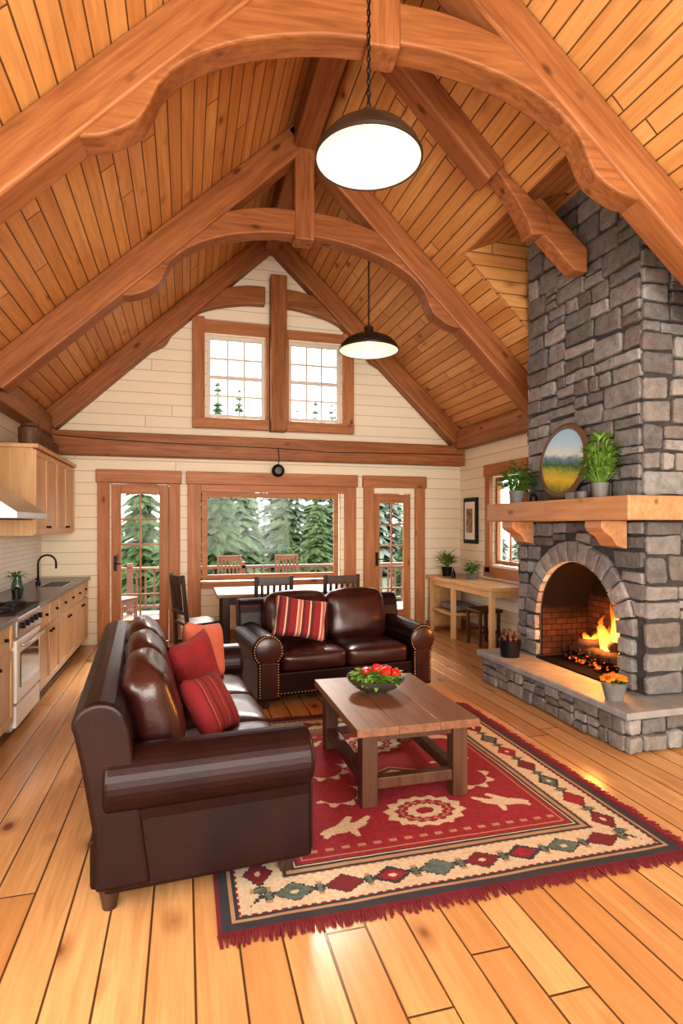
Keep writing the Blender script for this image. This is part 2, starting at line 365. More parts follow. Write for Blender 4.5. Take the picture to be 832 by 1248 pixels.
box('plate_far',(XR-.17,5.32,2.68),(XR-.002,7.79,2.94),BY,wp,.012)
box('plate_near',(XR-.17,-2.58,2.68),(XR-.002,3.36,2.94),BY,wp,.012)
box('tie_beam',(XL+.005,7.82,2.44),(XR-.005,7.998,2.74),BX,None,.012)
tube('tie_beam_cable',[(XL+.1,7.81,2.68),(-1.0,7.81,2.64),(-.3,7.81,2.62),(.5,7.81,2.61),(1.2,7.81,2.60),(2.0,7.81,2.57),(3.0,7.81,2.59),(4.0,7.81,2.6)],.005,BLACK)

# ------------------------------------------------------------ windows / doors
def sash(g,x0,x1,z0,z1,y,cols,rows,fw,mat,mw=.022,split=False,axis=0):
    def b(n,a0,a1,c0,c1,dy,m):
        if axis==0: box(n,(a0,y-dy,c0),(a1,y+dy,c1),m,g,.004)
        else: box(n,(y-dy,a0,c0),(y+dy,a1,c1),m,g,.004)
    b('stile_l',x0,x0+fw,z0,z1,.025,mat); b('stile_r',x1-fw,x1,z0,z1,.025,mat)
    b('rail_t',x0+fw,x1-fw,z1-fw,z1,.025,mat); b('rail_b',x0+fw,x1-fw,z0,z0+fw,.025,mat)
    ix0,ix1,iz0,iz1=x0+fw,x1-fw,z0+fw,z1-fw
    for i in range(1,cols): 
        xx=ix0+(ix1-ix0)*i/cols; b('muntin_v%d'%i,xx-mw/2,xx+mw/2,iz0,iz1,.014,mat)
    for i in range(1,rows):
        zz=iz0+(iz1-iz0)*i/rows; t=mw*(2 if split and i==rows//2 else 1); b('muntin_h%d'%i,ix0,ix1,zz-t/2,zz+t/2,.013,mat)
    if axis==0: box('glass',(ix0,y-.004,iz0),(ix1,y+.004,iz1),GLASS,g)
    else: box('glass',(y-.004,ix0,iz0),(y+.004,ix1,iz1),GLASS,g)
for n,(a,b) in (('window_1',(.29,1.08)),('window_2',(1.41,2.17))):
    g=E(n); sash(g,a,b,3.02,4.14,8.06,3,4,.05,FRAMEW,.026,True)
g=E('trim_upper_windows')
box('left',(.10,7.93,2.86),(.26,7.999,4.36),TZ,g,.006); box('right',(2.19,7.93,2.86),(2.35,7.999,4.30),TZ,g,.006)
box('sill_l',(.10,7.91,2.86),(1.13,7.998,3.0),TX,g,.006); box('sill_r',(1.36,7.91,2.86),(2.35,7.998,3.0),TX,g,.006)
box('head_l',(.26,7.93,4.16),(1.13,7.998,4.32),TX,g,.006); box('head_r',(1.36,7.93,4.16),(2.19,7.998,4.28),TX,g,.006)
box('jamb_l',(1.085,7.94,3.0),(1.13,7.998,4.16),TZ,g,.004); box('jamb_r',(1.36,7.94,3.0),(1.405,7.998,4.16),TZ,g,.004)
g=E('window_3'); sash(g,.23,2.15,.80,2.0,8.07,1,1,.07,TX)
def casing(name,x0,x1,w,ztop,y=7.999,hh=.17,zb=0):
    g=E(name)
    box('left',(x0,y-.055,zb),(x0+w,y,ztop-hh),TZ,g,.006); box('right',(x1-w,y-.055,zb),(x1,y,ztop-hh),TZ,g,.006)
    box('head',(x0-.02,y-.075,ztop-hh),(x1+.02,y,ztop),TX,g,.008); return g
g=casing('trim_window_3',.04,2.39,.17,2.27)
box('inner_sill',(.21,7.9,.70),(2.22,7.999,.79),TX,g,.005)
box('inner_head',(.21,7.955,2.0),(2.22,7.999,2.1),TX,g,.005)
casing('trim_door_1',-1.08,-.06,.14,2.27); casing('trim_door_2',2.51,3.46,.15,2.27)
def door(name,x0,x1,h,cols,rows):
    g=E(name); DZ=TZ; y=8.04
    sx=(x1-x0)*.17
    box('stile_l',(x0,y-.022,0.01),(x0+sx,y+.022,h),DZ,g,.004); box('stile_r',(x1-sx,y-.022,.01),(x1,y+.022,h),DZ,g,.004)
    box('rail_t',(x0+sx,y-.022,h-.13),(x1-sx,y+.022,h),TX,g,.004); box('rail_b',(x0+sx,y-.022,.01),(x1-sx,y+.022,.30),TX,g,.004)
    a,b,c,d=x0+sx,x1-sx,.30,h-.13
    for i in range(1,cols): xx=a+(b-a)*i/cols; box('muntin_v%d'%i,(xx-.011,y-.014,c),(xx+.011,y+.014,d),DZ,g)
    for i in range(1,rows): zz=c+(d-c)*i/rows; box('muntin_h%d'%i,(a,y-.013,zz-.011),(b,y+.013,zz+.011),TX,g)
    box('glass',(a,y-.003,c),(b,y+.003,d),GLASS,g)
    box('lock_plate',(x0+.03,y-.03,.95),(x0+.07,y-.022,1.15),BLACK,g); tube('handle',[(x0+.05,y-.03,1.05),(x0+.05,y-.07,1.05),(x0+.14,y-.07,1.05)],.009,BLACK,g)
door('door_1',-.925,-.205,2.09,2,5); door('door_2',2.675,3.245,2.01,2,5)
g=E('window_4'); sash(g,6.33,7.02,1.02,2.20,XR+.06,2,2,.05,TZ,axis=1)
g=E('trim_window_4')
for nm,a,b,c,d in(('near',6.19,6.32,.9,2.22),('far',7.03,7.16,.9,2.22),('head',6.15,7.2,2.22,2.38),('sill',6.15,7.2,.84,.98)):
    box(nm,(XR-.05,a,c),(XR-.001,b,d),TZ if nm in('near','far') else TY,g,.006)
g=E('baseboard_back')
for i,(a,b) in enumerate(((-.04,.02),(2.41,2.48),(3.49,4.05))): box('board_%d'%i,(a,7.975,0),(b,7.999,.12),TX,g)
box('panel_board',(.22,7.975,0),(2.21,7.999,.12),TX,g)
box('baseboard_right',(XR-.025,5.25,0),(XR-.001,7.97,.12),TY)
g=E('framed_picture')
box('frame',(XR-.035,7.42,1.28),(XR-.002,7.82,1.95),BLACK,g,.006); box('mat',(XR-.04,7.47,1.34),(XR-.034,7.77,1.89),WHITE,g)
box('print',(XR-.044,7.53,1.44),(XR-.039,7.71,1.79),M('print',(.3,.2,.12),.6,var=.7,scale=14),g)
g=E('wall_lamp'); lathe('lamp_body',[(0,-.05),(.06,-.05),(.085,-.02),(.085,.03),(.05,.06),(0,.06)],BLACK,g,(1.24,7.87,2.30),(math.pi/2,0,0))
lathe('lens',[(0,-.01),(.05,0),(0,.005)],M('lens_glass',(.04,.04,.04),.4),g,(1.24,7.80,2.30),(math.pi/2,0,0))
tube('cord',[(1.24,7.86,2.36),(1.25,7.82,2.46),(1.23,7.80,2.60)],.006,BLACK,g)

# ------------------------------------------------------------ CHIMNEY
def splitr(x,y,w,h,out,mw,mh):
    if w<=mw and h<=mh and (R.random()<.75 or (w<.17 or h<.1)): out.append((x,y,w,h)); return
    if w/mw>h/mh*(.8+.4*R.random()) and w>.16:
        k=w*R.uniform(.35,.65); splitr(x,y,k,h,out,mw,mh); splitr(x+k,y,w-k,h,out,mw,mh)
    elif h>.11:
        k=h*R.uniform(.35,.65); splitr(x,y,w,k,out,mw,mh); splitr(x,y+k,w,h-k,out,mw,mh)
    else: out.append((x,y,w,h))
class Stones:
    def __init__(s): s.v=[];s.f=[];s.c=[]
    def stone(s,outline,fr,depth,clip=None):
        O,U,V,N=fr; n=len(outline)
        cx=sum(p[0] for p in outline)/n; cy=sum(p[1] for p in outline)/n
        if clip and clip(cx,cy)[0]: return
        pts=[]
        for p in outline:
            q=p
            if clip:
                ins,q2=clip(*p)
                if ins: q=q2
            pts.append(q)
        g=R.choice((R.uniform(.11,.16),R.uniform(.14,.22),R.uniform(.18,.28))); t=R.uniform(.0,.02); col=(g+t,g*.98,g*.94-t*.5)
        b=len(s.v); tilt=(R.uniform(-.05,.05),R.uniform(-.05,.05))
        rings=[(1.0,0),(1.0,.72),(.965,.95),(.90,1.0),(.5,1.03)]
        for k,hh in rings:
            for q in pts:
                dx,dy=q[0]-cx,q[1]-cy
                l=math.hypot(dx,dy) or 1
                if k==1: f_=1
                elif k==.5: f_=.5
                elif k>.92: f_=1-min(.006,.08*l)/l
                else: f_=1-min(.02,.2*l)/l
                x=cx+dx*f_; y=cy+dy*f_
                z=depth*hh*(1+ (tilt[0]*dx+tilt[1]*dy)*6)+ (R.uniform(-.0025,.0025) if hh>.96 else 0)
                s.v.append(O+U*x+V*y+N*z)
        m=len(rings)
        for r in range(m-1):
            for i in range(n):
                j=(i+1)%n; s.f.append((b+r*n+i,b+r*n+j,b+(r+1)*n+j,b+(r+1)*n+i)); s.c.append(col)
        s.f.append(tuple(b+(m-1)*n+i for i in range(n))); s.c.append(col)
    def rect(s,x,y,w,h,fr,depth,clip=None):
        g=.009; x+=g/2;y+=g/2;w-=g;h-=g; c=min(w,h)*.09
        pts=[]
        q=min(w,h)*.12
        cor=[(x+R.uniform(-.2,1)*q,y+R.uniform(-.2,1)*q),(x+w-R.uniform(-.2,1)*q,y+R.uniform(-.2,1)*q),(x+w-R.uniform(-.2,1)*q,y+h-R.uniform(-.2,1)*q),(x+R.uniform(-.2,1)*q,y+h-R.uniform(-.2,1)*q)]
        for i in range(4):
            a=cor[i];b=cor[(i+1)%4]; l=math.hypot(b[0]-a[0],b[1]-a[1]); d=((b[0]-a[0])/l,(b[1]-a[1])/l)
            m=4
            for k in range(m+1):
                tt=c+(l-2*c)*k/m; j=R.uniform(-.005,.004)
                pts.append((a[0]+d[0]*tt-d[1]*j*1,a[1]+d[1]*tt+d[0]*j))
        s.stone(pts,fr,depth,clip)
    def face(s,O,U,V,N,w,h,depth=(.022,.045),mw=.42,mh=.22,clip=None):
        fr=(Vector(O),Vector(U),Vector(V),Vector(N)); y=0
        while y<h-1e-3:
            hh=min(h-y,R.uniform(.5,.9)); 
            if h-y-hh<.2: hh=h-y
            o=[]; splitr(0,y,w,hh,o,mw,mh)
            for r in o: s.rect(*r,fr,R.uniform(*depth),clip)
            y+=hh
    def make(s,name,parent):
        me=bpy.data.meshes.new(name); me.from_pydata([tuple(v) for v in s.v],[],s.f); me.materials.append(STONE)
        ca=me.color_attributes.new('Col','FLOAT_COLOR','CORNER'); i=0
        for p,c in zip(me.polygons,s.c):
            for k in p.loop_indices: ca.data[k].color=(*c,1)
        bm=bmesh.new(); bm.from_mesh(me); bmesh.ops.recalc_face_normals(bm,faces=bm.faces); bm.to_mesh(me); bm.free()
        for p in me.polygons: p.use_smooth=True
        o=bpy.data.objects.new(name,me); link(o,parent)
        m=o.modifiers.new('e','EDGE_SPLIT'); m.split_angle=.5
        return o
fp=E('stone_fireplace')
yc,zs,ri,ro=4.25,.71,.52,.71
X0=3.26
Y0,Y1=3.47,5.10
box('pier_near',(X0,Y0,.30),(4.05,yc-ri,1.58),MORT,fp); box('pier_far',(X0,yc+ri,.30),(4.05,Y1,1.58),MORT,fp)
v=[];f=[];n=24
for xx in (X0,4.05):
    for i in range(n+1):
        a=math.pi*i/n; y=yc-ri*math.cos(a); v+= [(xx,y,zs+ri*math.sin(a)),(xx,y,1.58)]
m2=2*(n+1)
for i in range(n):
    a=2*i; f+= [(a,a+1,a+3,a+2),(m2+a,m2+a+2,m2+a+3,m2+a+1),(a,a+2,m2+a+2,m2+a),(a+1,m2+a+1,m2+a+3,a+3)]
mk('arch_core',v,f,MORT,fp)
v=[];f=[]
for i in range(n+1):
    a=math.pi*i/n
    for xx in (X0+.01,3.79): v.append((xx,yc-(ri-.012)*math.cos(a),zs+(ri-.012)*math.sin(a)))
for i in range(n): f.append((2*i,2*i+1,2*i+3,2*i+2))
mk('firebox_vault',v,f,SOOT,fp)
box('firebox_back',(3.78,yc-ri+.001,.302),(3.9,yc+ri-.001,1.25),FB,fp)
box('firebox_side_near',(3.27,yc-ri,.302),(3.78,yc-ri+.02,.80),FB,fp); box('firebox_side_far',(3.27,yc+ri-.02,.302),(3.78,yc+ri,.80),FB,fp)
box('firebox_floor',(3.2,yc-ri+.02,.300),(3.78,yc+ri-.02,.312),SOOT,fp)
box('flue_core',(3.34,3.59,1.765),(4.05,5.04,zt+.05),MORT,fp)
S=Stones()
def clipA(u,vv):
    y=Y0+u; z=.30+vv
    if z<zs:
        if abs(y-yc)<ro: return True,((yc+ro*(1 if y>yc else -1))-Y0,vv)
        return False,None
    d=math.hypot(y-yc,z-zs)
    if d<ro: return True,(yc+(y-yc)/d*ro-Y0,zs+(z-zs)/d*ro-.30)
    return False,None
CH=zt+.04-1.765
S.face((X0,Y0,.30),(0,1,0),(0,0,1),(-1,0,0),Y1-Y0,1.28,clip=clipA,mw=.3,mh=.18)
S.face((X0-.03,Y0,.30),(1,0,0),(0,0,1),(0,-1,0),4.05-X0+.03,1.28)
S.face((4.05,Y1,.30),(-1,0,0),(0,0,1),(0,1,0),4.05-X0+.03,1.28)
S.face((3.34,3.58,1.765),(0,1,0),(0,0,1),(-1,0,0),1.47,CH)
S.face((3.31,3.59,1.765),(1,0,0),(0,0,1),(0,-1,0),.74,CH)
S.face((4.05,5.04,1.765),(-1,0,0),(0,0,1),(0,1,0),.74,CH)
fr=(Vector((X0,0,0)),Vector((0,1,0)),Vector((0,0,1)),Vector((-1,0,0)))
nv=15
for i in range(nv):
    a0=math.pi*i/nv+.012; a1=math.pi*(i+1)/nv-.012; pts=[]
    for r_,aa in ((ri+.002,(a0,a1)),(ro-.012+R.uniform(-.012,.01),(a1,a0))):
        for k in range(4):
            t=aa[0]+(aa[1]-aa[0])*k/3; pts.append((yc-r_*math.cos(t),zs+r_*math.sin(t)))
        if r_<ro-.05:
            for k in (1,2): pts.append((yc-(ri+(ro-ri)*k/3)*math.cos(aa[1]),zs+(ri+(ro-ri)*k/3)*math.sin(aa[1])))
    for k in (2,1): pts.append((yc-(ri+(ro-ri)*k/3)*math.cos(a0),zs+(ri+(ro-ri)*k/3)*math.sin(a0)))
    S.stone(pts,fr,R.uniform(.045,.055))
for sg in (-1,1):
    z=.305
    for hh in (.14,.12,.145):
        w=ro-ri-.014; x=yc+ri if sg>0 else yc-ro+.012
        S.rect(x,z,w,hh-.004,fr,R.uniform(.04,.05)); z+=hh-.004
S.make('stones',fp)
hg=E('stone_hearth')
HX,HY0,HY1=2.85,3.2,5.2
box('core',(HX+.05,HY0+.05,0),(4.05,HY1-.05,.245),MORT,hg)
S=Stones()
S.face((HX+.05,HY0+.04,.002),(0,1,0),(0,0,1),(-1,0,0),HY1-HY0-.08,.243,(.03,.05),.3,.14)
S.face((HX+.02,HY0+.05,.002),(1,0,0),(0,0,1),(0,-1,0),4.05-HX-.02,.243,(.03,.05),.3,.14)
S.face((4.05,HY1-.05,.002),(-1,0,0),(0,0,1),(0,1,0),4.05-HX-.02,.243,(.03,.045),.3,.14)
S.make('stones',hg)
nb=[(HX-.02,HY0-.025),(3.45,HY0-.02),(4.05,HY0-.025),(4.05,HY1+.02),(HX-.02,HY1+.02),(HX-.03,4.5),(HX-.015,3.9)]
extr('slab',nb,2,.248,.299,SLAB,hg,bev=.01)
mg=E('mantel_shelf')
box('beam',(2.95,3.30,1.585),(4.05,5.23,1.76),MANT,mg,.012)
for nm,y in (('corbel_near',3.60),('corbel_far',4.80)):
    extr(nm,[(X0-.05,1.584),(2.98,1.584),(2.98,1.53),(3.0,1.50),(3.07,1.46),(3.12,1.39),(X0-.05,1.37)],1,y,y+.19,MANT,mg,bev=.008)
fg=E('log_fire')
LOG=M('charred_log',(.035,.018,.011),.9,var=.6,scale=15,bmp=1,bs=30,emit=(1,.2,.02),es=.05)
EMB,_nt,_b=nmat('embers'); _v=objc(_nt); _n=noi(_nt,_v,28,3)
_nt.links.new(ramp(_nt,_n,[(.48,(.01,.003,.001)),(.62,(1,.14,.01))]),_b.inputs['Emission Color']); _b.inputs['Emission Strength'].default_value=2.2; _b.inputs['Base Color'].default_value=(.03,.01,.008,1)
for i,(a,b,r) in enumerate((((3.42,3.88,.44),(3.5,4.55,.43),.05),((3.62,3.92,.44),(3.55,4.60,.45),.055),((3.45,4.0,.52),(3.62,4.45,.55),.045),((3.40,4.4,.5),(3.66,4.05,.53),.04))):
    A=Vector(a);Bq=Vector(b); tube('log_%d'%(i+1),[A.lerp(Bq,k/5)+Vector((0,0,.008*math.sin(k*2+i))) for k in range(6)],[r*(1+.08*math.sin(k*3+i)) for k in range(6)],LOG,fg,10)
for i in range(7):
    y=3.86+i*.12; tube('grate_%d'%i,[(3.36,y,.46),(3.37,y,.38),(3.5,y,.365),(3.68,y,.38)],.009,BLACK,fg,6)
for y in(3.9,4.55): 
    for x in (3.42,3.66): cyl('grate_leg',(x,y,.34),.01,.056,BLACK,fg)
ev=[];ef=[]
for i in range(110):
    c=Vector((R.uniform(3.36,3.7),R.uniform(3.82,4.64),.325+R.uniform(0,.03))); s_=R.uniform(.012,.028); b=len(ev)
    for q in ((1,0,0),(0,1,0),(-1,0,0),(0,-1,0),(0,0,1),(0,0,-.6)): ev.append(c+Vector(q)*s_)
    ef+=[(b,b+1,b+4),(b+1,b+2,b+4),(b+2,b+3,b+4),(b+3,b,b+4),(b+1,b,b+5),(b+2,b+1,b+5),(b+3,b+2,b+5),(b,b+3,b+5)]
mk('embers',ev,ef,EMB,fg)
FL=bpy.data.materials.new('flame'); FL.use_nodes=True; nt=FL.node_tree; nt.nodes.clear()
o_=nt.nodes.new('ShaderNodeOutputMaterial'); em=nt.nodes.new('ShaderNodeEmission'); tp_=nt.nodes.new('ShaderNodeBsdfTransparent'); mx=nt.nodes.new('ShaderNodeMixShader')
tc=nt.nodes.new('ShaderNodeTexCoord'); s=sep(nt,tc.outputs['Generated'])
nt.links.new(ramp(nt,s[2],[(0,(1,.50,.10)),(.35,(1,.38,.05)),(.8,(1,.13,.01))]),em.inputs['Color']); em.inputs['Strength'].default_value=4.2
lw=nt.nodes.new('ShaderNodeLayerWeight'); lw.inputs[0].default_value=.35
fac=mth(nt,'MULTIPLY',mth(nt,'SUBTRACT',1.0,lw.outputs['Facing']),mth(nt,'SUBTRACT',1.05,s[2]))
nt.links.new(fac,mx.inputs[0]); nt.links.new(tp_.outputs[0],mx.inputs[1]); nt.links.new(em.outputs[0],mx.inputs[2]); nt.links.new(mx.outputs[0],o_.inputs[0])
for i,(x,y,h,r) in enumerate(((3.52,4.05,.50,.06),(3.55,4.13,.40,.055),(3.5,4.20,.30,.055),(3.56,3.98,.32,.045),(3.5,4.30,.18,.045),(3.54,3.9,.16,.04),(3.5,4.42,.12,.04),(3.45,4.10,.24,.04))):
    pts=[];rr=[]
    for k in range(13):
        t=k/12; pts.append((x+.02*math.sin(t*5+i)*t,y+.045*math.sin(t*6+i*1.7)*t,.47+h*t)); rr.append(max(.002,r*(math.sin(math.pi*min(1,t*.82+.18))**1.1)*(1-.35*t)))
    tube('flame_%d'%(i+1),pts,rr,FL,fg,14)

# ------------------------------------------------------------ plants etc
def leaves(name,n,spread,h,lw,ll,mat,parent,loc,seed=1,drop=.5,stems=True):
    r=random.Random(seed); v=[];f=[]
    for i in range(n):
        a=r.uniform(0,2*math.pi); rad=spread*math.sqrt(r.random()); z=h*r.uniform(.25,1)*(1-.45*(rad/spread)**2)
        base=Vector((rad*math.cos(a),rad*math.sin(a),z)); d=Vector((math.cos(a+r.uniform(-.7,.7)),math.sin(a+r.uniform(-.7,.7)),r.uniform(-.2,1.0))).normalized()
        sd=d.cross(Vector((0,0,1)));sd=sd.normalized() if sd.length>.01 else Vector((1,0,0)); up=sd.cross(d); L_=ll*r.uniform(.6,1.2); W_=lw*r.uniform(.7,1.2); b=len(v)
        for t,w in ((0,.15),(.35,1),(.7,.75),(1,.05)):
            c=base+d*L_*t-Vector((0,0,drop*L_*t*t*.5))
            v+= [c-sd*W_*w/2+up*W_*.15*w,c,c+sd*W_*w/2+up*W_*.15*w]
        for k in range(3):
            for q in (0,1): f.append((b+k*3+q,b+k*3+q+1,b+k*3+q+4,b+k*3+q+3))
        if stems and i%3==0:
            b=len(v); w=.0025; v+= [(-w,0,0),(w,0,0),base+Vector((w,0,0)),base-Vector((w,0,0))]; f.append((b,b+1,b+2,b+3))
    return mk(name,v,f,mat,parent,True,loc)
def pot(parent,r,h,mat,taper=.75):
    lathe('pot',[(0,0),(r*taper,0),(r,h),(r*.9,h),(r*.85,h*.85),(0,h*.85)],mat,parent)
MZ=1.761
g=E('potted_herb_plant',(3.11,4.93,MZ)); pot(g,.08,.12,TERR); leaves('foliage',300,.15,.32,.035,.075,LEAF,g,(0,0,.08),3)
g=E('potted_mantel_plant',(3.13,3.80,MZ)); pot(g,.065,.12,TERR); leaves('foliage',300,.11,.46,.028,.08,LEAF2,g,(0,0,.08),4)
g=E('small_stone_pot',(3.10,3.97,MZ)); pot(g,.045,.06,TERR,.85)
g=E('small_dark_jar',(3.13,4.69,MZ)); lathe('jar',[(0,0),(.035,0),(.04,.04),(.03,.07),(.02,.08),(0,.08)],BLACK,g)
box('incense_box',(3.07,4.05,MZ),(3.13,4.15,MZ+.06),TERR,None,.006)
g=E('round_landscape_painting',(3.205,4.36,MZ+.352)); g.rotation_euler=(0,math.radians(6),0)
lathe('frame',[(.285,-.014),(.315,-.016),(.335,0),(.315,.018),(.290,.014),(.280,0),(.285,-.014)],M('painting_frame',(.13,.07,.035),.5,.0),g,(0,0,0),(0,math.pi/2,0),64,cap=False)
PT,nt,b=nmat('landscape_painting'); s=sep(nt,objc(nt)); v_=objc(nt)
zz=mth(nt,'ADD',mth(nt,'ADD',mth(nt,'MULTIPLY',s[0],-1.7),.5),mth(nt,'ADD',mth(nt,'MULTIPLY',s[1],-.22),mth(nt,'MULTIPLY',mth(nt,'SUBTRACT',noi(nt,v_,13,6,.6),.5),.20)))
nt.links.new(ramp(nt,zz,[(.05,(.16,.19,.04)),(.22,(.60,.42,.06)),(.34,(.34,.36,.08)),(.43,(.07,.14,.05)),(.53,(.16,.26,.34)),(.60,(.60,.66,.64)),(.74,(.42,.58,.70)),(.95,(.30,.48,.66))]),b.inputs['Base Color'])
b.inputs['Roughness'].default_value=.8; b.inputs['Specular IOR Level'].default_value=.1
lathe('canvas',[(0,-.006),(.288,-.006),(.288,.006),(0,.006)],PT,g,(0,0,0),(0,math.pi/2,0),64)
box('easel_foot',(-.03,-.09,-.352),(.05,.09,-.331),BLACK,g,.003,rot=(0,math.radians(-6),0))
HZ=.30
g=E('kindling_pot',(2.99,4.86,HZ)); lathe('pot',[(0,0),(.085,0),(.105,.16),(.095,.16),(.09,.14),(0,.14)],BLACK,g)
for i in range(16):
    a=R.uniform(0,6.28);r_=R.uniform(0,.06); tube('stick_%d'%i,[(r_*math.cos(a),r_*math.sin(a),.13),(1.5*r_*math.cos(a),1.5*r_*math.sin(a),R.uniform(.2,.27))],R.uniform(.008,.014),TBLZ,g,6)
for i in range(6):
    a=i*1.05; lathe('pine_cone_%d'%i,[(0,-.03),(.02,-.02),(.025,0),(.015,.02),(0,.03)],TBLZ,g,(.055*math.cos(a),.055*math.sin(a),.175),seg=10)
g=E('potted_orange_flowers',(2.97,3.46,HZ)); pot(g,.09,.13,TERR,.65); leaves('foliage',60,.07,.05,.02,.04,LEAF,g,(0,0,.10),8)
for i in range(26):
    a=R.uniform(0,6.28);r_=.08*math.sqrt(R.random()); lathe('bloom_%d'%i,[(0,-.012),(.020,-.004),(.022,.006),(.008,.014),(0,.01)],ORANGE,g,(r_*math.cos(a),r_*math.sin(a),.175-r_*.4+R.uniform(-.005,.01)),seg=8)

# ------------------------------------------------------------ SOFAS
def sofa(name,loc,rz,W,D,seats,nails=False,backdrop=0):
    g=E(name,loc,rz); aw=.25; iw=W-2*aw
    yf,yb=-D/2,D/2
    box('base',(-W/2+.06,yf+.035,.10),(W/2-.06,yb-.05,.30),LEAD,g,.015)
    for i,(x,y) in enumerate(((-W/2+.13,yf+.1),(W/2-.13,yf+.1),(-W/2+.13,yb-.12),(W/2-.13,yb-.12))):
        z0=-backdrop if i>1 else 0
        lathe('leg_%d'%(i+1),[(0,z0),(.028,z0),(.034,.02),(.045,.07),(.045,.102),(0,.102)],DARKW,g,(x,y,0),seg=16)
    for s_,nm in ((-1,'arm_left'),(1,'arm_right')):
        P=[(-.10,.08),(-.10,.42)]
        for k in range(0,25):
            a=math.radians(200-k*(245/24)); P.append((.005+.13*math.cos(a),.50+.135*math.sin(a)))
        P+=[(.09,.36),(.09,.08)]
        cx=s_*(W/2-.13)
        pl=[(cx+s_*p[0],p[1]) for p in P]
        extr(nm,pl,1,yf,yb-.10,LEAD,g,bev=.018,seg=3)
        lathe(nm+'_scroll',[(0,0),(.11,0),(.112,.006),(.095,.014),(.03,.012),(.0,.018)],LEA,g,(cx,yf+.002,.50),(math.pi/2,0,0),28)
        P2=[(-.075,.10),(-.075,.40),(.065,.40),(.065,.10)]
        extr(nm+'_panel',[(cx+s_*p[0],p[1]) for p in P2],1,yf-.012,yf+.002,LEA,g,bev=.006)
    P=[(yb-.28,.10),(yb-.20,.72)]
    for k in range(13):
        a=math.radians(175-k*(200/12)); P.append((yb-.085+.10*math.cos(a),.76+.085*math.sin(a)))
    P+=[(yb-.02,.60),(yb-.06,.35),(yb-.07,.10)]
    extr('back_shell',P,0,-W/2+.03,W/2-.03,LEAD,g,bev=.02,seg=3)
    cw=iw/seats
    for i in range(seats):
        x=-iw/2+cw*(i+.5)
        cushion('seat_cushion_%d'%(i+1),cw-.004,D-.32,.17,.045,.022,LEA,g,(x,yf+.03+(D-.32)/2,.375))
        cushion('back_cushion_%d'%(i+1),cw-.002,.20,.46,.075,.04,LEA,g,(x,yb-.295,.665),(math.radians(-14),0,0))
    if nails:
        v=[];f=[]
        def nail(c):
            b=len(v); 
            for k in range(6): v.append((c[0]+.007*math.cos(k*1.047),c[1],c[2]+.007*math.sin(k*1.047)))
            v.append((c[0],c[1]-.005,c[2]))
            for k in range(6): f.append((b+k,b+(k+1)%6,b+6))
        for s_ in (-1,1):
            cx=s_*(W/2-.13)
            for k in range(26):
                a=math.radians(-45+k*270/25); nail((cx+.119*math.cos(a),yf-.003,.50+.123*math.sin(a)))
            for k in range(13):
                for xx in (-.085,.072): nail((cx+s_*xx,yf-.003,.12+k*.022))
        k=0
        while -iw/2+k*.03<iw/2: nail((-iw/2+k*.03,yf+.03,.125)); k+=1
        mk('nailheads',v,f,NAIL,g,True)
    return g
RUGT=.012
sofa('leather_sofa',(-.005,3.455,RUGT+.004),math.radians(94),2.13,.95,3,backdrop=.016)
sofa('leather_loveseat',(1.35,5.30,0),math.radians(6),1.72,.92,2,True)
rr_=math.radians
throw('coral_throw_pillow',.38,.14,CORAL,(.13,4.06,.69),(rr_(78),rr_(10),rr_(50)))
throw('red_throw_pillow',.37,.14,REDF,(.06,3.62,.685),(rr_(76),rr_(-8),rr_(54)))
throw('red_striped_pillow',.36,.13,STR2,(.13,3.06,.62),(rr_(58),rr_(6),rr_(62)),.33)
throw('striped_throw_pillow',.50,.15,STR,(1.02,5.16,.70),(rr_(66),rr_(10),rr_(-2)),.38)

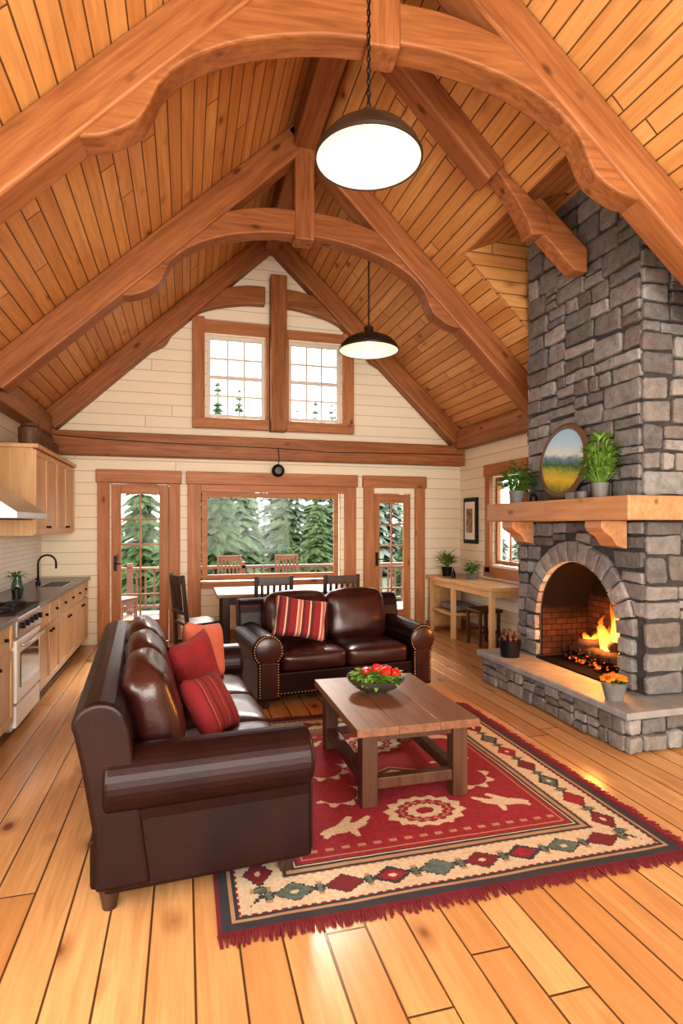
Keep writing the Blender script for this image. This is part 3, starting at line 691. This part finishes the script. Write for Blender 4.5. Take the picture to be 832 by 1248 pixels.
# ------------------------------------------------------------ RUG
rg=E('woven_rug',(.12,2.19,0)); RW,RL=2.18,2.33; nx,ny=272,291
pal=[M('rug_red',(.23,.011,.022),.95,var=.25,scale=60,bmp=.6,bs=260),M('rug_cream',(.50,.39,.27),.95,var=.15,scale=60,bmp=.6,bs=260),M('rug_navy',(.030,.030,.038),.95,bmp=.6,bs=260),
     M('rug_teal',(.09,.12,.10),.95,var=.3,scale=40,bmp=.6,bs=260),M('rug_tan',(.34,.20,.11),.95,bmp=.6,bs=260),M('rug_dark_red',(.14,.010,.018),.95,bmp=.6,bs=260)]
def rugc(x,y):
    e=min(x,RW-x,y,RL-y)
    if e<.018: return 5
    if e<.055: return 2
    if e<.07: return 4
    if e<.085: return 2
    if e<.30:
        if e in (y,RL-y): s_=x; L_=RW; off=0
        else: s_=y; L_=RL; off=1
        n=10; per=L_/n; k=int(s_/per); u=abs((s_/per-k)-.5)*per; w=abs(e-.19)
        d=u/.092+w/.064
        d+= .07*((int(u/.015)+int(w/.012))%2)
        if d<.3 and k%2: return 1
        if d<1: return (0,3,5)[(k+off)%3] if d<.78 or k%3 else 2
        if d<1.12: return 2
        d2=min(s_/per-k,1-(s_/per-k))*per
        if d2<.014 and .03<w<.045: return 4
        if d2<.03*(1-w/.05) and w<.04: return 2 if d2>.018*(1-w/.05) else 3
        if e>.285 and int(s_/.02)%2: return 4
        if e<.1 and int(s_/.02)%2: return 0
        return 1
    if e<.312: return 2
    if e<.335: return 4
    if e<.35: return 2
    if e<.362: return 1
    if e<.372: return 2
    if e<.395: return 0
    if e<.402: return 4
    yy=min(y,RL-y); 
    for cx,cy in ((1.13,.68),(1.13,RL-.68)):
        dx,dy=(x-cx),(y-cy); a=math.atan2(dy*1.25,dx); r=math.hypot(dx*.92,dy*1.3); t=r*(1+.16*abs(((a*14/math.pi)%2)-1))
        if r<.045: return 0
        if t<.10: return 1
        if t<.125: return 0
        if r<.128: return 4
        if t<.16: return 0
        if t<.215: return 1
    dx,dy=abs(x-1.13),abs(y-RL/2); q=dx/.26+dy/.13
    if q<.35: return 1
    if q<.6: return 5
    if q<.72: return 4
    for cx,cy,fl in ((.66,.62,1),(1.60,.66,-1),(.66,RL-.62,1),(1.60,RL-.66,-1)):
        dx=(x-cx)*fl; dy=(y-cy)
        if (dx/.13)**2+((dy-.2*dx)/.04)**2<1: return 1
        for ax,ay,bx,by,w in ((-.02,0,.05,.095,.028),(-.05,0,-.11,-.06,.024),(.03,0,.05,-.08,.024),(.08,.02,.15,.08,.022)):
            px,py=dx-ax,dy-ay; vx,vy=bx-ax,by-ay; t=max(0,min(1,(px*vx+py*vy)/(vx*vx+vy*vy)))
            if math.hypot(px-vx*t,py-vy*t)<w*(1.1-.5*t): return 1
    for cx,cy in ((.72,1.0),(1.54,1.0),(.72,RL-1.0),(1.54,RL-1.0)):
        dx,dy=x-cx,y-cy; r=math.hypot(dx,dy); a=math.atan2(dy,dx)
        if .12<r<.12+.022*(1.2+math.sin(a*9)) and -2.6<a<.6: return 1
    if abs(yy-.455)<.012 and (int(x/.04)%2): return 4
    return 0
v=[];f=[];mi=[]
for j in range(ny+1):
    for i in range(nx+1):
        x=RW*i/nx;y=RL*j/ny
        v.append((x+.004*noise.noise(Vector((x*3,y*3,1))),y+.006*noise.noise(Vector((x*2,y*3,5))),RUGT+.0015*noise.noise(Vector((x*8,y*8,0)))))
for j in range(ny):
    for i in range(nx):
        a=j*(nx+1)+i; f.append((a,a+1,a+nx+2,a+nx+1)); 
        xx=RW*(i+.5)/nx; yy=RL*(j+.5)/ny
        mi.append(rugc(xx,yy))
me=bpy.data.meshes.new('weave'); me.from_pydata(v,[],f)
for m_ in pal: me.materials.append(m_)
me.polygons.foreach_set('material_index',mi)
o=bpy.data.objects.new('weave',me); link(o,rg)
box('backing',(0.003,0.003,.001),(RW-.003,RL-.003,RUGT-.003),pal[5],rg)
v=[];f=[]
def fr_(px,py,dx,dy):
    l=R.uniform(.045,.065); jx,jy=R.uniform(-.012,.012),R.uniform(-.012,.012); w=.0042; b=len(v); sx,sy=-dy*w,dx*w
    for t,z in ((0,RUGT),(.4,.010),(1,.002)):
        cx,cy=px+dx*l*t+jx*t,py+dy*l*t+jy*t
        v.extend([(cx-sx,cy-sy,z),(cx,cy,z+.004),(cx+sx,cy+sy,z)])
    for k in range(2):
        for q in (0,1): f.append((b+k*3+q,b+k*3+q+1,b+k*3+q+4,b+k*3+q+3))
s_=0
while s_<RW: fr_(s_,0.003,0,-1); fr_(s_,RL-.003,0,1); s_+=.0085
s_=0
while s_<RL: fr_(RW-.003,s_,1,0); s_+=.0085
mk('fringe',v,f,pal[5],rg)

# ------------------------------------------------------------ COFFEE TABLE
TZ0=RUGT+.002
g=E('coffee_table',(1.24,3.43,TZ0))
for i in range(3):
    w=.72/3; box('top_board_%d'%(i+1),(-.36+w*i+.0004,-.52,.405),(-.36+w*(i+1)-.0004,.52,.45),TBL,g,.003)
for i,(x,y) in enumerate(((-.27,-.42),(.27,-.42),(-.27,.42),(.27,.42))):
    box('leg_%d'%(i+1),(x-.045,y-.045,0),(x+.045,y+.045,.404),TBLZ,g,.006)
for s_ in(-1,1):
    box('apron_side_%d'%(s_+1),(s_*.27-.02,-.375,.34),(s_*.27+.02,.375,.404),TBLZ,g,.003)
    box('apron_end_%d'%(s_+1),(-.225,s_*.42-.02,.35),(.225,s_*.42+.02,.404),TBLZ,g,.003)
    box('stretcher_end_%d'%(s_+1),(-.225,s_*.42-.03,.09),(.225,s_*.42+.03,.15),TBLZ,g,.004)
    box('stretcher_%d'%(s_+1),(s_*.27-.03,-.375,.09),(s_*.27+.03,.375,.15),TBLZ,g,.004)
bz=TZ0+.4505
g=E('fruit_bowl',(1.20,3.55,bz))
lathe('bowl',[(0,0),(.07,0),(.075,.012),(.14,.04),(.18,.08),(.19,.105),(.18,.102),(.13,.05),(.06,.025),(0,.02)],M('dark_bowl',(.05,.045,.04),.35,var=.3),g,seg=48)
leaves('salad_greens',260,.14,.06,.05,.065,LEAF2,g,(0,0,.07),12,stems=False)
for i,(x,y,z) in enumerate(((0.02,.03,.14),(.09,.05,.125),(.05,-.045,.13),(-.05,.07,.115),(.12,-.03,.115),(.04,.11,.11))):
    lathe('apple_%d'%(i+1),[(0,-.028),(.015,-.034),(.032,-.02),(.038,.005),(.03,.027),(.012,.032),(0,.024)],APPLE,g,(x,y,z),(R.uniform(-.4,.4),R.uniform(-.4,.4),0),18)

# ------------------------------------------------------------ DINING
def chair(name,loc,rz,mat=DARKW,H=1.0):
    g=E(name,loc,rz)
    box('seat',(-.21,-.21,.43),(.21,.21,.465),mat,g,.01)
    for i,(x,y) in enumerate(((-.18,-.18),(.18,-.18))): box('leg_%d'%(i+1),(x-.02,y-.02,0),(x+.02,y+.02,.43),mat,g,.004)
    for i,x in enumerate((-.19,.19)):
        extr('back_post_%d'%(i+1),[(.16,0),(.20,0),(.21,.45),(.26,H),(.225,H),(.17,.45)],0,x-.02,x+.02,mat,g,bev=.004)
    for i,(z,t) in enumerate(((H-.1,.09),(.56,.04))):
        yy=.205+(z-.45)*.08; box('back_rail_%d'%(i+1),(-.17,yy,z),(.17,yy+.025,z+t),mat,g,.005)
    for i in range(5):
        x=-.13+i*.065; extr('slat_%d'%(i+1),[(.217,.59),(.232,.59),(.262,H-.09),(.247,H-.09)],0,x-.014,x+.014,mat,g)
    for i,x in enumerate((-.18,.18)): box('side_rail_%d'%(i+1),(x-.012,-.16,.2),(x+.012,.17,.23),mat,g)
    box('front_rail',(-.16,-.19,.25),(.16,-.17,.28),mat,g); box('apron',(-.16,-.195,.37),(.16,-.17,.43),mat,g)
g=E('dining_table',(1.2,7.05,0))
box('top',(-.85,-.42,.72),(.85,.42,.76),DTOP,g,.008); box('apron',(-.74,-.33,.63),(.74,.33,.72),DARKW,g,.005)
for i,(x,y) in enumerate(((-.74,-.33),(.74,-.33),(-.74,.33),(.74,.33))): box('leg_%d'%(i+1),(x-.04,y-.04,0),(x+.04,y+.04,.719),DARKW,g,.006)
chair('dining_chair',(.14,6.78,0),rr_(110)); chair('dining_chair',(.93,6.42,0),rr_(180)); chair('dining_chair',(1.68,6.42,0),rr_(182))
g=E('side_desk')
box('top',(3.47,6.05,.76),(4.03,7.93,.81),DESK,g,.006)
for i,(x,y) in enumerate(((3.50,6.10),(3.50,7.12),(3.50,7.84),(3.94,6.10),(3.94,7.84))): box('leg_%d'%(i+1),(x,y,0),(x+.06,y+.06,.76),CAB,g,.004)
box('apron_front',(3.51,6.16,.68),(3.54,7.84,.76),DESK,g,.003); box('apron_end',(3.56,6.11,.68),(3.94,6.14,.76),DESK,g)
box('lower_shelf',(3.53,7.18,.30),(4.0,7.84,.34),DESK,g,.004)
box('end_panel',(3.56,7.87,.05),(3.94,7.89,.68),DESK,g)
cushion('shelf_blanket',.36,.5,.1,.04,.01,TERR,g,(3.77,7.5,.395),n=5)
g=E('wooden_stool',(3.74,6.72,0))
box('seat',(-.17,-.2,.43),(.17,.2,.47),TBLZ,g,.01)
for i,(x,y) in enumerate(((-.13,-.16),(.13,-.16),(-.13,.16),(.13,.16))): box('leg_%d'%(i+1),(x-.018,y-.018,0),(x+.018,y+.018,.43),TBLZ,g,.003)
for i,y in enumerate((-.16,.16)): box('rung_%d'%i,(-.112,y-.01,.17),(.112,y+.01,.2),TBLZ,g)
g=E('potted_spiky_plant',(3.68,7.66,.811)); pot(g,.08,.13,BLACK); leaves('foliage',60,.06,.24,.035,.17,LEAF,g,(0,0,.1),21,.2)
g=E('potted_small_plant',(3.78,7.10,.811)); pot(g,.085,.08,TERR); leaves('foliage',90,.08,.18,.03,.08,LEAF,g,(0,0,.07),22)
g=E('dark_bottle',(3.62,7.33,.811)); lathe('glass',[(0,0),(.03,0),(.03,.07),(.012,.10),(.012,.13),(0,.13)],BLACK,g)

# ------------------------------------------------------------ KITCHEN
def shaker(g,x,y0,y1,z0,z1,knob=None,tag=''):
    r=.055
    box('door_panel'+tag,(x,y0+.004,z0+.004),(x+.012,y1-.004,z1-.004),CAB,g)
    box('stile_a'+tag,(x+.012,y0+.004,z0+.004),(x+.024,y0+r,z1-.004),CAB,g,.002); box('stile_b'+tag,(x+.012,y1-r,z0+.004),(x+.024,y1-.004,z1-.004),CAB,g,.002)
    if z1-z0>.25:
        box('rail_a'+tag,(x+.012,y0+r,z0+.004),(x+.024,y1-r,z0+r),CAB,g,.002); box('rail_b'+tag,(x+.012,y0+r,z1-r),(x+.024,y1-r,z1-.004),CAB,g,.002)
    if knob: cyl('knob'+tag,(x+.035,knob[0],knob[1]),.012,.025,BLACK,g,(0,math.pi/2,0),12)
kg=E('lower_kitchen_cabinets')
def lower(y0,y1,n,t):
    box('carcass'+t,(XL+.003,y0,.10),(-1.22,y1,.85),CAB,kg); box('toe_kick'+t,(XL+.003,y0,0),(-1.28,y1,.10),TBLZ,kg)
    w=(y1-y0)/n
    for i in range(n):
        a=y0+w*i; shaker(kg,-1.22,a,a+w,.12,.64,(a+(w-.05 if i%2==0 else .05),.58),'_%s%d'%(t,i)); shaker(kg,-1.22,a,a+w,.66,.84,(a+w/2,.75),'_dr%s%d'%(t,i))
lower(5.43,7.96,6,'a'); lower(3.0,4.64,4,'b')
cg2=E('kitchen_countertop')
box('slab_far',(XL+.003,5.43,.851),(-1.165,7.96,.89),COUNTER,cg2,.004); box('slab_near',(XL+.003,3.0,.851),(-1.165,4.64,.89),COUNTER,cg2,.004)
box('wall_backsplash',(XL+.0005,3.0,.895),(XL+.012,7.95,1.44),TILE)
ug=E('upper_kitchen_cabinets')
box('carcass',(XL+.014,6.0,1.45),(-1.38,7.96,2.28),CAB,ug); box('crown',(XL+.014,5.97,2.28),(-1.33,7.96,2.32),CAB,ug,.008)
for i in range(4): w=.49; shaker(ug,-1.38,6.0+w*i,6.0+w*(i+1),1.46,2.27,(6.0+w*i+(.44 if i%2==0 else .05),1.53),'_%d'%i)
sg_=E('kitchen_stove')
box('body',(XL+.02,4.66,.04),(-1.22,5.41,.885),STEEL,sg_,.006); box('cooktop',(XL+.02,4.66,.886),(-1.19,5.41,.90),BLACK,sg_,.004)
box('oven_door',(-1.22,4.68,.24),(-1.185,5.39,.70),WHITE,sg_,.008); box('oven_window',(-1.186,4.77,.34),(-1.178,5.30,.60),OVGL,sg_)
box('drawer',(-1.22,4.68,.06),(-1.19,5.39,.22),WHITE,sg_,.006); box('control_panel',(-1.22,4.68,.72),(-1.18,5.39,.87),STEEL,sg_,.008)
tube('oven_handle',[(-1.18,4.74,.66),(-1.14,4.75,.66),(-1.14,5.32,.66),(-1.18,5.33,.66)],.011,STEEL,sg_)
for i in range(5): cyl('knob_%d'%i,(-1.165,4.77+i*.13,.80),.022,.03,BLACK,sg_,(0,math.pi/2,0),16)
for i,(x,y) in enumerate(((-1.35,4.85),(-1.35,5.22),(-1.6,4.85),(-1.6,5.22))): 
    lathe('burner_%d'%i,[(.06,0),(.09,0),(.09,.02),(.06,.02),(.06,0)],BLACK,sg_,(x,y,.901),seg=20)
for i,y in enumerate((4.85,5.22)): box('grate_%d'%i,(-1.7,y-.008,.905),(-1.25,y+.008,.925),BLACK,sg_)
for i,x in enumerate((-1.35,-1.6)): box('grate_x%d'%i,(x-.008,4.72,.905),(x+.008,5.35,.924),BLACK,sg_)
hg2=E('range_hood')
extr('canopy',[(XL+.014,1.60),(-1.17,1.60),(-1.17,1.65),(-1.45,1.85),(XL+.014,1.85)],1,4.62,5.55,STEEL,hg2,bev=.004)
box('duct',(XL+.014,4.9,1.85),(-1.5,5.2,2.64),STEEL,hg2,.004)
box('filter',(XL+.05,4.7,1.592),(-1.25,5.42,1.60),BLACK,hg2)
g=E('kitchen_faucet',(-1.55,6.95,.891)); cyl('base',(0,0,.02),.025,.04,BLACK,g)
tube('spout',[(0,0,.02)]+[(.09-.09*math.cos(t*math.pi/8),0,.24+.09*math.sin(t*math.pi/8)) for t in range(9)]+[(.18,0,.18)],.011,BLACK,g)
tube('lever',[(0,-.02,.05),(0,-.09,.08)],.007,BLACK,g)
g=E('kitchen_sink'); box('rim',(-1.50,6.65,.8905),(-1.24,7.25,.896),STEEL,g,.002); box('basin',(-1.48,6.67,.8962),(-1.26,7.23,.898),BLACK,g)
g=E('green_vase',(-1.5,5.95,.891)); lathe('vase',[(0,0),(.04,0),(.055,.05),(.05,.12),(.03,.17),(.035,.19),(.025,.185),(0,.1)],M('green_glass',(.03,.08,.04),.15),g); leaves('foliage',40,.05,.08,.02,.08,LEAF,g,(0,0,.15),31)
g=E('small_canister',(-1.45,5.72,.891)); lathe('jar',[(0,0),(.035,0),(.035,.09),(.02,.1),(0,.11)],BLACK,g)
BSK=M('brown_stoneware',(.10,.045,.025),.6,var=.5,scale=30)
for i,y in enumerate((6.14,6.40,6.66,6.92)):
    h=(.20,.17,.19,.13)[i]
    lathe('storage_jar',[(0,0),(.085,0),(.10,.03),(.105,h*.8),(.08,h*.92),(.085,h),(.07,h),(.065,h*.9),(0,h*.88)],BSK,None,(-1.44,y,2.321))

# ------------------------------------------------------------ PENDANTS
BULB=M('bulb_glow',(1,.9,.75),.5,emit=(1,.80,.50),es=7)
ENAM=M('shade_inner_enamel',(.78,.73,.63),.5,var=.03)
def pendant(name,x,y,z,ztop,r,pw):
    g=E(name,(x,y,z))
    k=r/.28
    lathe('shade_outer',[(.28*k,0),(.283*k,.012),(.27*k,.05),(.22*k,.11),(.14*k,.155),(.06*k,.175),(.045*k,.20),(.045*k,.25),(.02*k,.27),(0,.27)],BRONZE,g,seg=48,cap=False)
    lathe('shade_inner',[(.279*k,.001),(.265*k,.045),(.215*k,.103),(.135*k,.147),(.05*k,.165),(0,.166)],ENAM,g,seg=48,cap=False)
    lathe('rim',[(.279*k,-.006),(.288*k,-.006),(.29*k,.008),(.283*k,.014),(.279*k,-.006)],BRONZE,g,seg=48,cap=False)
    lathe('bulb',[(0,-.0),(.02,.006),(.03,.03),(.026,.055),(.014,.08),(.014,.13),(0,.13)],BULB,g,(0,0,.03),seg=20)
    L=ztop-z
    v=.27; n=0
    cv=[];cf=[]
    while v<L-.02:
        b=len(cv); ax=n%2
        for kk in range(8):
            a=kk*math.pi/4
            for q in range(4):
                rr2=.0035; c=math.cos(a)*.010; d=math.sin(a)*.020; qa=q*math.pi/2
                off=c+math.cos(qa)*rr2*math.cos(a); zz=d+math.cos(qa)*rr2*math.sin(a); o2=math.sin(qa)*rr2
                cv.append((off,o2,v+zz+.02) if ax==0 else (o2,off,v+zz+.02))
        for kk in range(8):
            for q in range(4): cf.append((b+kk*4+q,b+((kk+1)%8)*4+q,b+((kk+1)%8)*4+(q+1)%4,b+kk*4+(q+1)%4))
        v+=.031; n+=1
    mk('chain',cv,cf,BLACK,g,True)
    tube('cord',[(.004,0,.26),(.006,.003,(L+.26)/2),(0,0,L)],.004,BLACK,g)
    lathe('canopy',[(0,0),(.05,0),(.06,-.0),(.03,-.04),(0,-.045)],BRONZE,g,(0,0,L-.002))
    l=bpy.data.lights.new(name+'_light','POINT'); l.energy=pw; l.color=(1,.83,.62); l.shadow_soft_size=.03
    lo=bpy.data.objects.new(name+'_light',l); link(lo,g); lo.location=(0,0,-.02)
pendant('pendant_lamp',.95,2.93,3.51,5.44,.28,2.0)
pendant('pendant_lamp',1.93,5.95,3.45,4.92,.32,3.0)

# ------------------------------------------------------------ OUTSIDE
DECK=planks('deck_boards',1,0,.14,3,(.16,.10,.07),(.20,.13,.09),.6,knots=.3)
box('deck',(-4,8.2,-.22),(8,11.3,-.05),DECK)
g=E('deck_railing'); RWD=M('railing_wood',(.13,.055,.035),.6)
box('top_rail',(-4,10.9,.74),(8,11.02,.79),RWD,g); box('bottom_rail',(-4,10.93,.05),(8,10.99,.10),RWD,g)
x=-4
i=0
while x<8:
    box('baluster_%d'%i,(x,10.945,.10),(x+.035,10.98,.74),RWD,g); x+=.15; i+=1
for j,x in enumerate((-3,-1,1,3,5,7)): box('post_%d'%j,(x,10.9,-.05),(x+.1,11.0,.86),RWD,g)
DCH=M('deck_chair_wood',(.13,.05,.03),.6)
chair('deck_chair',(.75,9.9,-.05),rr_(0),DCH,1.08); chair('deck_chair',(1.75,9.9,-.05),rr_(0),DCH,1.08); chair('deck_chair',(-1.0,9.6,-.05),rr_(60),DCH,.95)
mk('ground_outside',[(-80,8.6,-3),(80,8.6,-3),(80,120,-3),(-80,120,-3)],[(0,1,2,3)],M('grass',(.12,.15,.09),.9,var=.3,scale=1))
mk('ground_side',[(4.4,-20,-1.2),(40,-20,-1.2),(40,8.0,-1.2),(4.4,8.0,-1.2)],[(0,1,2,3)],M('grass2',(.12,.15,.09),.9,var=.3,scale=1))
tm=[M('conifer_near',(.06,.095,.038),.9,var=.5,scale=3,spec=.1),M('conifer_mid_haze_tint',(.095,.135,.070),.9,var=.3,scale=2,spec=.1),M('conifer_far_haze_tint',(.155,.185,.140),.9,var=.12,scale=1,spec=.1)]  # mist is painted into the colour: farther rows get paler greens
rt=random.Random(5)
def forest(name,mat,trees,layers=26,sN=13):
    v=[];f=[]
    for (x,y,z0,H,Rr) in trees:
        for k in range(layers):
            t=(k+rt.uniform(-.3,.3))/layers; t=max(0,t); zb=z0+H*(.06+.92*t); rr=Rr*(1-t)**.85+.03*Rr; ph=rt.random()*6
            for q in range(sN):
                a=2*math.pi*q/sN+ph+rt.uniform(-.2,.2); l=rr*rt.uniform(.55,1.15); w=l*.2+.02; b=len(v)
                ca,sa=math.cos(a),math.sin(a); dz=-l*rt.uniform(.22,.5)
                v.extend([(x,y,zb+.06*H/8),(x+ca*l*.55-sa*w,y+sa*l*.55+ca*w,zb+dz*.35-.05),(x+ca*l,y+sa*l,zb+dz),(x+ca*l*.55+sa*w,y+sa*l*.55-ca*w,zb+dz*.35-.05),(x+ca*l*.5,y+sa*l*.5,zb+dz*.2+.06)])
                f.extend([(b,b+1,b+4),(b+1,b+2,b+4),(b+2,b+3,b+4),(b+3,b,b+4)])
        b=len(v)
        for zz,rr in ((z0,Rr*.1),(z0+H*1.0,.015)):
            for q in range(6): v.append((x+rr*math.cos(q*1.047),y+rr*math.sin(q*1.047),zz))
        for q in range(6): f.append((b+q,b+(q+1)%6,b+6+(q+1)%6,b+6+q))
    return mk(name,v,f,mat)
T1=[];T2=[];T3=[]
for i in range(16): 
    x=rt.uniform(-12,14); y=rt.uniform(19,26); T1.append((x,y,-3,rt.uniform(3.6,5.2),rt.uniform(.8,1.1)))
T1+=[(-1.3,19,-3,8.5,1.4),(1.2,22,-3,9.5,1.4),(.1,21,-3,7.0,1.1),(5.0,22,-3,6.6,1.1),(-.5,18,-3,6.2,1.0)]
for i in range(26): 
    x=rt.uniform(-25,32); y=rt.uniform(30,44); T2.append((x,y,-3,rt.uniform(5,7),rt.uniform(1.0,1.5)))
T2+=[(2.9,32,-3,12.5,1.8),(5.8,34,-3,12.0,1.7),(9,33,-3,13,1.8),(7.4,33,-3,12.5,1.7),(.6,31,-3,12.5,1.8),(1.8,33,-3,13.5,1.8)]
for i in range(34): 
    x=rt.uniform(-50,60); y=rt.uniform(50,75); T3.append((x,y,-3,rt.uniform(7,12),rt.uniform(1.6,2.4)))
for i in range(12): T3.append((rt.uniform(0,20),rt.uniform(48,60),-3,rt.uniform(15,20),rt.uniform(2.2,3.0)))
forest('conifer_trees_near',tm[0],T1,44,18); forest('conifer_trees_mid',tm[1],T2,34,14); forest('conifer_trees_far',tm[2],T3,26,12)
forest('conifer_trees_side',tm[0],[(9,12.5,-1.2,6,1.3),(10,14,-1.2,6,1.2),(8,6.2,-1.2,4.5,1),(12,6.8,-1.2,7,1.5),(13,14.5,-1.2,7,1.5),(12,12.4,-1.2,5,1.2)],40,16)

# ------------------------------------------------------------ LIGHTS
w=bpy.data.worlds.new('World'); bpy.context.scene.world=w; w.use_nodes=True
w.node_tree.nodes['Background'].inputs[0].default_value=(.97,.98,1,1); w.node_tree.nodes['Background'].inputs[1].default_value=4.8
def area(name,loc,rot,sx,sy,p,col):
    l=bpy.data.lights.new(name,'AREA'); l.shape='RECTANGLE'; l.size=sx; l.size_y=sy; l.energy=p; l.color=col
    o=bpy.data.objects.new(name,l); o.location=loc; o.rotation_euler=rot; link(o); return o
def aim(o,d): o.rotation_euler=Vector(d).to_track_quat('-Z','Y').to_euler()
o=area('added_rear_fill',(1.15,-2.5,1.65),(0,0,0),4.3,1.9,280,(1,.93,.81)); aim(o,(0,1,.16))  # added area lamp behind the camera, fills the room
o=area('added_gable_fill',(1.15,-2.5,3.6),(0,0,0),2.0,1.1,70,(1,.93,.81)); aim(o,(0,1,.0))  # added area lamp high in the rear gable, grazes the ceiling
o=area('added_side_fill',(-1.68,.2,1.62),(0,0,0),3.1,1.45,125,(1,.95,.87)); aim(o,(1,.5,.16))  # added area lamp on the left, out of view, lights the chimney
l=bpy.data.lights.new('sun','SUN'); l.energy=8; l.angle=rr_(14); l.color=(1,.93,.82)
o=bpy.data.objects.new('sun',l); o.location=(3,20,15); o.rotation_euler=(rr_(-52),0,rr_(-12)); link(o)
l=bpy.data.lights.new('fire_glow','POINT'); l.energy=58; l.color=(1,.36,.08); l.shadow_soft_size=.12
o=bpy.data.objects.new('fire_glow',l); o.location=(3.42,4.12,.70); link(o)
# ------------------------------------------------------------ CAMERA
c=bpy.data.cameras.new('camera'); c.sensor_width=36; c.lens=700/1248*36; c.shift_y=16/1248; c.clip_end=300
co_=bpy.data.objects.new('camera',c); co_.location=(0,0,1.55); co_.rotation_euler=(rr_(90),0,rr_(-15.26)); link(co_)
bpy.context.scene.camera=co_
vs=bpy.context.scene.view_settings
vs.view_transform='Standard'
for lk in ('Medium High Contrast','High Contrast'):
    try: vs.look=lk; print('look',lk); break
    except Exception as ex: print(ex)
